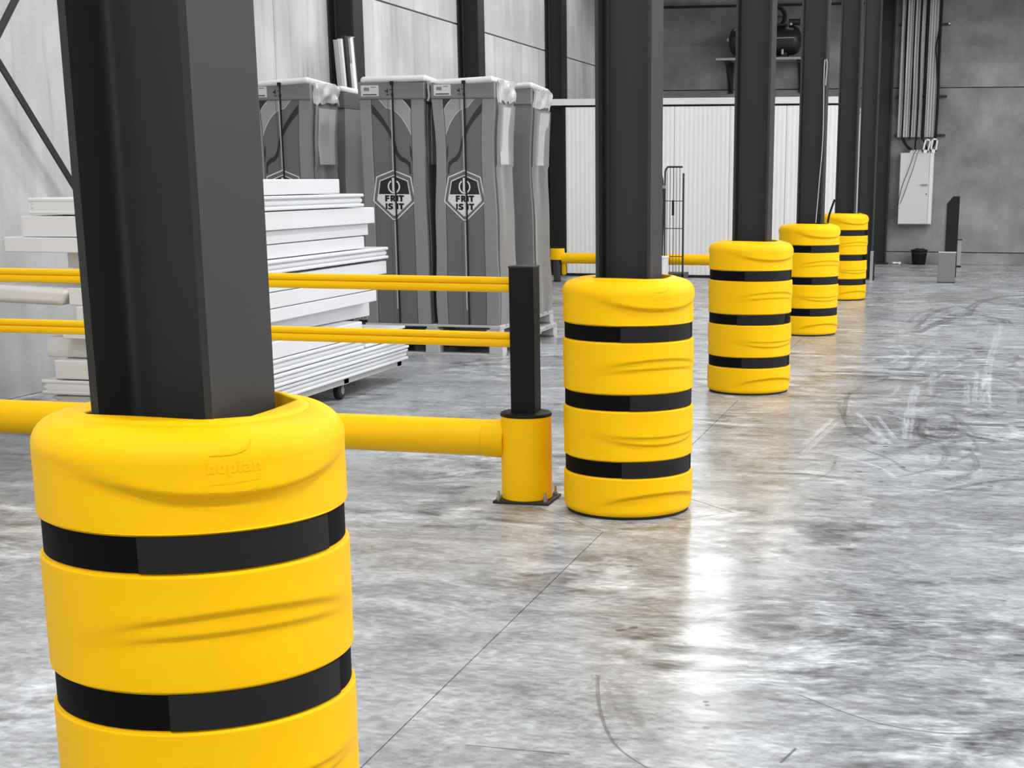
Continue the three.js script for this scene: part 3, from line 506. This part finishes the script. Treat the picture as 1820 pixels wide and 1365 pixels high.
{
  const lp = lidPrint(), pa = cartonPrint(false), pb = cartonPrint(true);
  const film = new THREE.MeshPhysicalMaterial({ color: grey(.7), roughness: .28, transmission: .8, thickness: 0 });
  const filmBright = new THREE.MeshPhysicalMaterial({ color: grey(.8), roughness: .28, transmission: .4, thickness: 0 });
  const body = std(.2, .55), side = std(.22, .45);
  const bulge = (y, k, s) => k * (.016 * Math.sin(y * 3.3 + s) + .008 * Math.sin(y * 7.1 + s * 2)) - .012 * Math.exp(-Math.pow((y - 1.75) / .2, 2));
  function carton(label, x0, x1, z0, z1, print, k, wrapped, s, top = 2.29) {     // z0 front, z1 back
    const w = x1 - x0, d = z0 - z1, y0 = .28, h = top - y0;
    const t = thing('carton', label, 'carton', [(x0 + x1) / 2, y0, (z0 + z1) / 2]);
    const bg = new THREE.BoxGeometry(w, h, d, 12, 50, 10), p = bg.attributes.position;
    for (let i = 0; i < p.count; i++) { const x = p.getX(i), y = p.getY(i) + h / 2, z = p.getZ(i); p.setX(i, x + (2 * x / w) * bulge(y, k, s) * .8); p.setZ(i, z + (2 * z / d) * bulge(y, k, s) * .3 * (z > d / 2 - .01 ? .3 : 1)); }
    bg.computeVertexNormals();
    const printed = print ? new THREE.MeshPhysicalMaterial({ map: print, roughness: .4 }) : body;
    const b = obj('carton_body', bg, print ? [side, body, body, body, printed, body] : body, t, [0, h / 2, 0]);
    const lid = obj('lid', rbox(w + .026, .15, d + .03, .012, 2), wrapped === 'dark' ? M.cardboardDark : side, t, [0, h + .06, 0]);
    if (print) { const lf = new THREE.PlaneGeometry(w + .02, .13); obj('lid_label', new THREE.BoxGeometry(w + .012, .13, .002), [side, side, side, side, new THREE.MeshStandardMaterial({ map: lp, roughness: .5 }), side], t, [0, h + .06, d / 2 + .018]); }
    // stretch film bunched over the lid and stretched down the right side
    const crumple = (g, a, f) => { const q = g.attributes.position; for (let i = 0; i < q.count; i++) { const x = q.getX(i), y = q.getY(i), z = q.getZ(i); q.setXYZ(i, x + a * (vn(y * f + 3 + s * 7, z * f + 11) - .5), y + a * 1.1 * (vn(x * f + 7 + s * 5, z * f) - .5), z + a * (vn(x * f, y * f + 5) - .5)); } g.computeVertexNormals(); return g; };
    const tg = crumple(new RoundedBoxGeometry(w + .03, .055, d + .03, 8, .026), .06, 7);
    obj('film_top', tg, M.foil, t, [0, h + .145, 0]);
    if (wrapped !== 'dark') {
      obj('film_corner', crumple(new THREE.BoxGeometry(.02, .17, d * .95, 4, 8, 14), .05, 16), filmBright, t, [w / 2 + .03, h + .05, 0]);
      const fg = new THREE.BoxGeometry(.006, h - .06, d * .86, 1, 60, 10), q = fg.attributes.position;
      for (let i = 0; i < q.count; i++) { const y = q.getY(i) + (h - .06) / 2, z = q.getZ(i); q.setX(i, q.getX(i) + bulge(y, k, s) * .8 + .012 + .012 * (vn(z * 6, y * 1.3 + s * 9) - .5) * 2 + (y > h - .6 ? .012 : 0)); }
      fg.computeVertexNormals(); obj('film_side', fg, film, t, [w / 2, h / 2 - .03, 0]);
      obj('film_patch', (() => { const g = new THREE.BoxGeometry(.004, .5, d * .62, 1, 14, 8), q = g.attributes.position; for (let i = 0; i < q.count; i++) { const y = q.getY(i) + h - .33, z = q.getZ(i); q.setX(i, q.getX(i) + bulge(y, k, s) * .8 + .03 + .02 * (vn(z * 7 + 2, y * 5 + s * 3) - .5)); } g.computeVertexNormals(); return g; })(), filmBright, t, [w / 2, h - .33, -.01]);
    }
    if (print) { const st = .012; obj('strap', [plainBox(.012, .025, .002, h + .14, d / 2 + .006, d / 2 + .0105), plainBox(.001, .036, h + .11, h + .14, d / 2 + .02, d / 2 + .026)], M.black, t, [0, 0, .012]); }
    return t;
  }
  carton('printed carton at left with film-wrapped right side, behind the white panel stack', -4.9, -4.3, -13.42, -14.02, pb, 1, 'film', .3);
  carton('middle printed carton with hexagon emblem, left one of the touching pair', -3.82, -3.215, -13.42, -14.02, pa, .5, 'bare', 1.1);
  carton('printed carton with hexagon emblem, right one of the touching pair, bright film side', -3.13, -2.56, -13.42, -14.0, pb, 1, 'film', .2);
  carton('unprinted dark carton in the gap between the left and middle printed cartons', -4.95, -4.4, -14.45, -15.0, null, 1, 'dark', .9, 2.26);
  carton('film-wrapped carton at the back, rightmost of all cartons', -3.12, -2.56, -14.62, -15.25, null, 1.1, 'film', .45);
  carton('plain wrapped carton hidden behind the middle printed carton', -3.8, -3.2, -14.62, -15.2, null, .6, 'bare', .7);
  const pallet = (label, x0, x1, z0, z1, y) => {
    const t = thing('pallet', label, 'pallet', [(x0 + x1) / 2, y, (z0 + z1) / 2]); const w = x1 - x0, d = z0 - z1;
    for (let i = 0; i < 9; i++) obj('top_board', rbox(w, .02, d / 9 - .03, .003), i % 2 ? M.wood : M.wood2, t, [0, .128, -d / 2 + (i + .5) * d / 9]);
    for (const x of [-1, 0, 1]) { obj('stringer', rbox(.1, .02, d, .003), M.wood, t, [x * (w / 2 - .05), .108, 0]); for (const z of [-1, 0, 1]) obj('block', rbox(.13, .078, .14, .004), M.wood2, t, [x * (w / 2 - .066), .059, z * (d / 2 - .07)]); }
    for (const z of [-1, 0, 1]) obj('bottom_board', rbox(w, .02, .11, .003), M.wood2, t, [0, .01, z * (d / 2 - .056)]);
    numberKids(t);
  };
  pallet('lower wooden pallet under the pair of printed cartons', -3.86, -2.5, -13.36, -15.3, 0); pallet('upper wooden pallet directly under the pair of printed cartons', -3.84, -2.53, -13.38, -15.27, .139);
  pallet('lower wooden pallet under the left carton', -4.98, -4.24, -13.36, -15.05, 0); pallet('upper wooden pallet under the left carton', -4.96, -4.26, -13.38, -15.03, .139);
  // metal profiles leaning on the wall column
  const prof = [[-15.42, .02, 2.97, M.galv], [-15.55, .025, 2.99, M.foil], [-15.66, .03, 3.03, M.steelDark], [-15.79, .055, 3.03, M.steel], [-15.63, .016, 2.75, M.foil]];
  ['thin dull profile, leftmost of the bundle leaning on the wall column', 'white profile second from the left in the leaning bundle', 'dark profile in the middle of the leaning bundle', 'thick shiny tube on the right of the leaning bundle', 'short white profile in front of the leaning bundle'].forEach((l, i) => {
    const [z, r, h, m] = prof[i]; const t = thing('metal_profile', l, 'profile', [-4.74, 0, z - .12], 0, 'metal profiles leaning on the wall column');
    obj('bar', i === 3 ? lathe([[r * .8, h - .02], [r * .8, h], [r, h], [r, 0], [r * .8, 0]], 24) : rbox(r * 1.6, h, r * 2, .003).translate(0, h / 2, 0), m, t, [0, 0, 0]); t.rotation.set(.035, 0, .045); if (i === 4) t.position.x += .07;
    obj('end_cap', rbox(r * 1.7, .012, r * 2.1, .003), m, t, [0, h, 0]);
  });
}

// ---------------------------------------------------------------- white panel partition at the back
{
  const t = thing('panel_partition', 'white ribbed panel partition in front of the back wall with a bright top trim', 'partition', [0, 0, -24.92]);
  const x0 = -4.88, x1 = -.36, n = 5, w = (x1 - x0) / n, face = 0;
  for (let i = 0; i < n; i++) {
    const pts = [[.003, .08], [.003, 0]], pitch = .074, k = Math.floor((w - .006) / pitch);
    for (let j = 0; j < k; j++) { const a = .004 + j * pitch; for (let q = 0; q < 8; q++) pts.push([a + pitch * q / 8, -.0035 * (.5 - .5 * Math.cos(q / 8 * 2 * Math.PI))]); }
    pts.push([w - .003, 0], [w - .003, .08]);
    const g = extrude(pts.map(([x, z]) => [x, z]), 2.66); obj('wall_panel', g, M.white, t, [x0 + i * w, .045, .0]);
  }
  obj('corner_post', box(x0 - .05, x0 - .005, 0, 2.7, -.08, .02), M.black, t);
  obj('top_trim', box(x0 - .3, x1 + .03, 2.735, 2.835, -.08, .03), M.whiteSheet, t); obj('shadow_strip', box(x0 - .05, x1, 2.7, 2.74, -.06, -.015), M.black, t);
  obj('base_rail', box(x0, x1, 0, .045, -.08, .012), M.black, t);
  obj('side_wall', box(x1 - .08, x1, 0, 2.73, -4.85, -.09), M.white, t); obj('roof_panel', box(x0 + .05, x1, 2.74, 2.82, -4.85, -.08), M.whiteSheet, t);
  numberKids(t);
}
// far low barrier in front of the partition
{
  const t = thing('low_barrier', 'low yellow single-tube barrier in front of the white partition', 'barrier', [-4.66, 0, -23.5]);
  obj('rail_tube', tubeX(.08, 3.4, .083, .365, 0), M.yellowTube, t);
  for (const x of [0, 3.42]) {
    const tee = obj('tee_socket', lathe([[0, .515], [.1, .515], [.112, .508], [.112, .345], [.1, .338], [0, .338]], 40), M.yellow, t, [x, 0, 0]);
    obj('post_cap', cyl(.1, .018, 36), M.blackPlastic, tee, [0, .523, 0]);
    obj('post', lathe([[0, .34], [.055, .34], [.055, .03], [.062, .03], [.062, 0], [0, 0]], 28), M.steelDark, t, [x + .0, 0, .03]);
    obj('brace', box(x + .06, x + .13, .1, .35, -.05, .0, .02), M.yellow, t);
  }
  numberKids(t);
}
// roll cage
{
  const t = thing('roll_cage', 'tall grey wire roll cage against the white partition', 'roll cage', [-2.74, 0, -22.75]);
  const fr = (pts, r = .014) => tube(pts, r, 40, 8);
  obj('end_frame', fr([[-.06, .2, .0], [-.06, 1.6, 0], [-.055, 1.7, 0], [-.03, 1.745, 0], [.05, 1.75, 0], [.2, 1.75, 0]]), M.wire, t);
  obj('end_frame', fr([[-.4, .2, .0], [-.4, 1.55, 0], [-.34, 1.68, 0], [-.2, 1.7, 0], [-.13, 1.66, 0], [-.1, 1.58, 0], [-.1, .2, 0]]), M.wire, t);
  obj('door_stile', box(.205, .23, .12, 1.66, -.02, .02), M.wire, t);
  for (let i = 0; i < 5; i++) obj('wire', cyl(.0045, 1.53, 6), M.wire, t, [-.03 + i * .048, .98, 0]);
  for (const y of [.45, .86, 1.26]) obj('cross_wire', tubeX(-.06, .22, .006, y, .003, 8), M.wire, t);
  obj('label_plate', rbox(.035, .22, .01, .002), M.black, t, [.065, 1.16, .014]);
  obj('hinge', rbox(.06, .05, .05, .008), M.galv, t, [-.08, 1.46, 0]);
  obj('base', box(-.42, .24, .13, .2, -.4, .02), M.wire, t);
  for (const [x, z] of [[.17, -.03], [.17, -.34], [-.36, -.03], [-.36, -.34]]) obj('caster', (() => { const g = lathe([[0, -.016], [.052, -.016], [.06, 0], [.052, .016], [0, .016]], 24); g.rotateZ(Math.PI / 2); return g; })(), M.rubber, t, [x, .0605, z]);
  for (const x of [.17, -.36]) obj('caster_fork', box(x - .02, x + .02, .07, .13, -.06, -.0), M.galv, t);
  numberKids(t);
  const c = thing('crate', 'plain white crate in front of the wire roll cage', 'crate', [-2.84, 0, -22.35]); obj('crate_body', rbox(.3, .45, .3, .03, 3), M.white, c, [0, .226, 0]); obj('crate_lid', rbox(.315, .03, .315, .012, 2), M.white, c, [0, .456, 0]);
}

// ---------------------------------------------------------------- on the back wall
{ // shelf with tank
  const t = thing('wall_shelf', 'grey bracket shelf high on the dim back wall', 'shelf', [-2.2, 3.72, ZB]);
  obj('shelf_board', box(-.92, .75, 0, .045, .01, .72), M.galv, t);
  for (const x of [-.73, .62]) { const b = obj('bracket', [box(x - .05, x + .05, -.56, -.005, .005, .05), box(x - .04, x + .04, -.055, -.003, .05, .62)], M.steelDarker, t); obj('strut', (() => { const g = rbox(.05, .72, .05, .006); g.rotateX(.83); g.translate(x, -.28, .31); return g; })(), M.steelDarker, b); obj('bolt', cyl(.014, .03, 8).rotateX(Math.PI / 2).translate(x + .01, -.48, .06), M.steel, b); }
  numberKids(t);
  const k = thing('air_compressor', 'dark air compressor tank with motor on the high wall shelf', 'compressor', [-2.24, 3.77, ZB + .4]);
  const tg = lathe([[0, -.68], [.12, -.67], [.22, -.62], [.265, -.53], [.265, .53], [.22, .62], [.12, .67], [0, .68]], 40); tg.rotateZ(Math.PI / 2); obj('tank', tg, M.machine, k, [0, .31, 0]);
  for (const x of [-.4, .38]) obj('foot', box(x - .05, x + .05, .0, .09, -.16, .16), M.machine, k);
  obj('saddle', box(-.32, .4, .56, .6, -.16, .16), M.machine, k);
  const fl = new THREE.TorusGeometry(.17, .035, 12, 40); obj('flywheel', fl, M.black, k, [.2, .72, .1]); obj('belt_guard_spoke', [box(.18, .22, .56, .88, .09, .11), box(.04, .36, .7, .74, .09, .11)], M.machine, k);
  obj('pump', lathe([[0, 0], [.09, 0], [.09, .12], [.06, .13], [.06, .2], [0, .2]], 24), M.machine, k, [-.05, .6, 0]); obj('motor', (() => { const g = cyl(.07, .2, 24); g.rotateZ(Math.PI / 2); return g; })(), M.machine, k, [.55, .64, .06]); obj('gauge', cyl(.022, .02, 18).rotateX(Math.PI / 2), M.cabinet, k, [.5, .58, .2]);
  obj('handle_bar', tubeX(.0, .58, .012, .335, .285, 10), M.steel, k); obj('drain_valve', rbox(.04, .1, .05, .01), M.galv, k, [.36, .09, .27]);
  obj('manometer', cyl(.03, .04, 20).rotateX(Math.PI / 2), M.galv, k, [-.68, .33, .06]);
}
{ // electrical cabinet
  const t = thing('electrical_cabinet', 'pale grey electrical cabinet hung on the back wall', 'cabinet', [.65, .745, ZB]);
  obj('enclosure', box(-.31, .31, 0, 1.31, .002, .27), M.cabinet, t);
  const dr = obj('cabinet_door', box(-.302, .235, .012, 1.298, .272, .292, .006), M.cabinet, t);
  obj('handle', [box(.09, .21, .72, .745, .297, .325, .008), cyl(.02, .02, 16).rotateX(Math.PI / 2).translate(.2, .732, .296)], M.steel, dr); obj('lock', cyl(.012, .012, 14).rotateX(Math.PI / 2).translate(.2, .56, .296), M.steelDark, dr);
  obj('door_edge', box(.24, .305, .012, 1.298, .272, .288, .005), M.cabinetEdge, t);
  obj('gland_plate', box(-.14, .28, 1.312, 1.335, .05, .22), M.white, t); for (let i = 0; i < 8; i++) obj('cable_gland', cyl(.02, .03, 12), M.white, t, [-.11 + i * .052, 1.35, .135]);
  numberKids(t);
  const w = obj(numbered('wire'), [tube([[.63, 2.1, ZB + .2], [.6, 2.06, ZB + .31], [.52, 1.8, ZB + .32], [.4, 1.45, ZB + .31], [.345, 1.2, ZB + .31], [.325, 1.1, ZB + .2]], .006, 40, 6)], M.black, scene); w.userData = { label: 'thin black wire hanging across the pale grey cabinet door', category: 'wire' };
  const w2 = obj(numbered('wire'), [tube([[.68, 2.1, ZB + .2], [.66, 2.06, ZB + .31], [.58, 1.75, ZB + .32], [.5, 1.5, ZB + .31], [.42, 1.25, ZB + .31], [.37, 1.12, ZB + .31]], .005, 40, 6)], M.wire, scene); w2.userData = { label: 'thinner second wire hanging across the pale grey cabinet door', category: 'wire' };
  ['tilted white open frame on the left above the cabinet', 'tilted white open frame on the right above the cabinet corner'].forEach((l, i) => { const f = thing('cable_bracket', l, 'bracket', [.73 + i * .15, 2.072, ZB + .226 + i * .0]); const W = .12, Hh = .25; obj('bracket_frame', [box(0, .03, 0, Hh, 0, .03), box(W - .03, W, 0, Hh, 0, .03), box(0, W, Hh - .03, Hh, 0, .03), box(0, W, 0, .05, 0, .03)], M.white, f); obj('bracket_foot', box(.03, .09, -.012, .012, .0, .04), M.white, f); f.rotation.z = i ? -.1 : -.22; });
}
{ // cable trays
  const holes = greyTexture(128, 128, (u, v) => { const a = (u * 4) % 1 - .5, b = (v * 8 + (Math.floor(u * 4) % 2) * .5) % 1 - .5; return Math.hypot(a, b * .9) < .27 ? .12 : .8; });
  holes.repeat.set(1, 1);
  const perf = new THREE.MeshStandardMaterial({ map: holes, color: grey(.95), roughness: .35, metalness: .25 });
  const t = thing('cable_tray', 'row of perforated steel cable trays with black cables rising from the cabinet', 'cable tray', [0, 0, ZB]);
  for (const [x0, x1, m, zf] of [[.26, .335, perf, .1], [.365, .475, perf, .15], [.505, .6, perf, .1], [.62, .69, M.galv, .1], [.76, .945, perf, .1]]) obj('tray_channel', [worldUV(box(x0, x1, 2.34, H - .1, zf - .01, zf, .002), (x) => x / .19, (x, y) => y / .19), ...[x0, x1 - .008].map((a) => worldUV(box(a, a + .008, 2.34, H - .1, zf, zf + .035, .002), () => .99, () => .99))], m, t);
  for (const [x, r] of [[.35, .02], [.49, .02], [.612, .018], [.73, .024], [.965, .026]]) obj('cable', tube([[x, 2.3, .15], [x + .008, 3, .15], [x - .006, 4, .15], [x, 5, .15], [x, H - .2, .15]], r, 40, 8), M.black, t);
  obj('cable', tube([[.96, 3.3, .16], [.92, 3.7, .18], [.9, 3.95, .18], [.95, 4.3, .16], [.965, 4.6, .15]], .014, 30, 8), M.black, t);
  for (const pts of [[[.35, 2.32, .15], [.4, 2.22, .15], [.5, 2.11, .14]], [[.38, 2.32, .15], [.44, 2.2, .16], [.55, 2.11, .15]], [[.61, 2.32, .15], [.6, 2.2, .15], [.6, 2.11, .14]], [[.73, 2.32, .15], [.78, 2.22, .15], [.83, 2.11, .14]], [[.965, 2.32, .16], [.95, 2.2, .18], [.86, 2.11, .16]]]) obj('cable', tube(pts, .016, 16, 8), M.black, t);
  for (const y of [2.36, 3.06, 4.33, 5.6]) obj('support_rail', box(.2, 1.14, y, y + .035, .002, .085), M.steelDark, t);
  obj('support_bolt', cyl(.016, .05, 12).rotateX(Math.PI / 2), M.steel, t, [1.12, 4.35, .1]);
  numberKids(t);
}
// ---------------------------------------------------------------- small things on the floor at the back
{
  const t = thing('bollard', 'grey sheet-metal bollard box on the floor in front of the black slanted post', 'bollard', [1.34, 0, -24.72]);
  obj('bollard_body', rbox(.265, .455, .2, .008, 2), M.bollard, t, [0, .2365, 0]); obj('bollard_cap', rbox(.275, .014, .21, .005), std(.5, .5), t, [0, .466, 0]); obj('bollard_foot', rbox(.272, .012, .206, .004), M.black, t, [0, .006, 0]);
  const p = thing('black_post', 'black flat post with slanted top behind the grey bollard box', 'post', [1.38, 0, -26.05]);
  obj('post_body', (() => { const s = new THREE.Shape([[-.09, 0], [.1, 0], [.1, 1.3], [.0, 1.3], [-.09, 1.19]].map((q) => new THREE.Vector2(...q))); const g = new THREE.ExtrudeGeometry(s, { depth: .12, bevelEnabled: true, bevelSize: .004, bevelThickness: .004, bevelSegments: 1 }); return g; })(), M.black, p, [0, .004, -.06]);
  obj('edge_profile', box(-.118, -.097, 0, 1.2, -.05, .05), M.bollard, p);
  const q = thing('corner_post', 'short narrow pale post right of the black slanted post', 'post', [1.5, 0, -29.1]);
  obj('post_body', rbox(.1, .47, .1, .006), M.galv, q, [0, .255, 0]); obj('post_cap', rbox(.115, .02, .115, .005), M.steelDark, q, [0, .495, 0]); obj('post_base', rbox(.11, .03, .12, .004), M.black, q, [0, .015, 0]);
  obj('fixing_box', rbox(.07, .07, .07, .008), M.white, q, [-.08, .3, .01]);
  const c6 = thing('corner_plate', 'pale metal corner plate at the foot of the column behind the farthest guard', 'corner plate', [.165, 0, -24.98]);
  obj('plate', box(-.03, .02, 0, .46, -.1, .1), M.galv, c6); obj('edge', box(.022, .035, 0, .46, -.1, .1), M.black, c6);
  const b = thing('bucket', 'black bucket on the floor against the back wall below the cabinet', 'bucket', [.77, 0, -29.78]);
  obj('bucket_body', lathe([[0, .002], [.115, .002], [.122, .01], [.15, .25], [.158, .255], [.158, .275], [.148, .276], [.118, .015], [0, .012]], 40), M.blackPlastic, b);
  obj('handle', new THREE.TorusGeometry(.15, .006, 8, 30, Math.PI).rotateX(Math.PI / 2 + .3).translate(0, .255, .01), M.wire, b); obj('contents', (() => { const g = new THREE.SphereGeometry(.13, 20, 12); g.scale(1, .3, 1); const q2 = g.attributes.position; for (let i = 0; i < q2.count; i++) q2.setY(i, q2.getY(i) + .03 * (vn(q2.getX(i) * 30, q2.getZ(i) * 30) - .5)); g.computeVertexNormals(); return g; })(), M.black, b, [0, .26, 0]);
  const s = obj(numbered('paper_scrap'), (() => { const g = new THREE.BoxGeometry(.16, .02, .06, 10, 2, 4), a = g.attributes.position; for (let i = 0; i < a.count; i++) a.setY(i, a.getY(i) + .03 + .03 * (vn(a.getX(i) * 40, a.getZ(i) * 40) - .5) ); g.computeVertexNormals(); return g; })(), M.white, scene, [.36, .0, -29.7]); s.userData = { label: 'small crumpled white scrap on the floor left of the black bucket', category: 'scrap' };
}
for (const s of [wl, wb, wr, wf, ce, floor]) numberKids(s);
scene.traverse((o) => { if (o.isMesh) { o.castShadow = o.receiveShadow = true; } });
renderer.render(scene, camera);
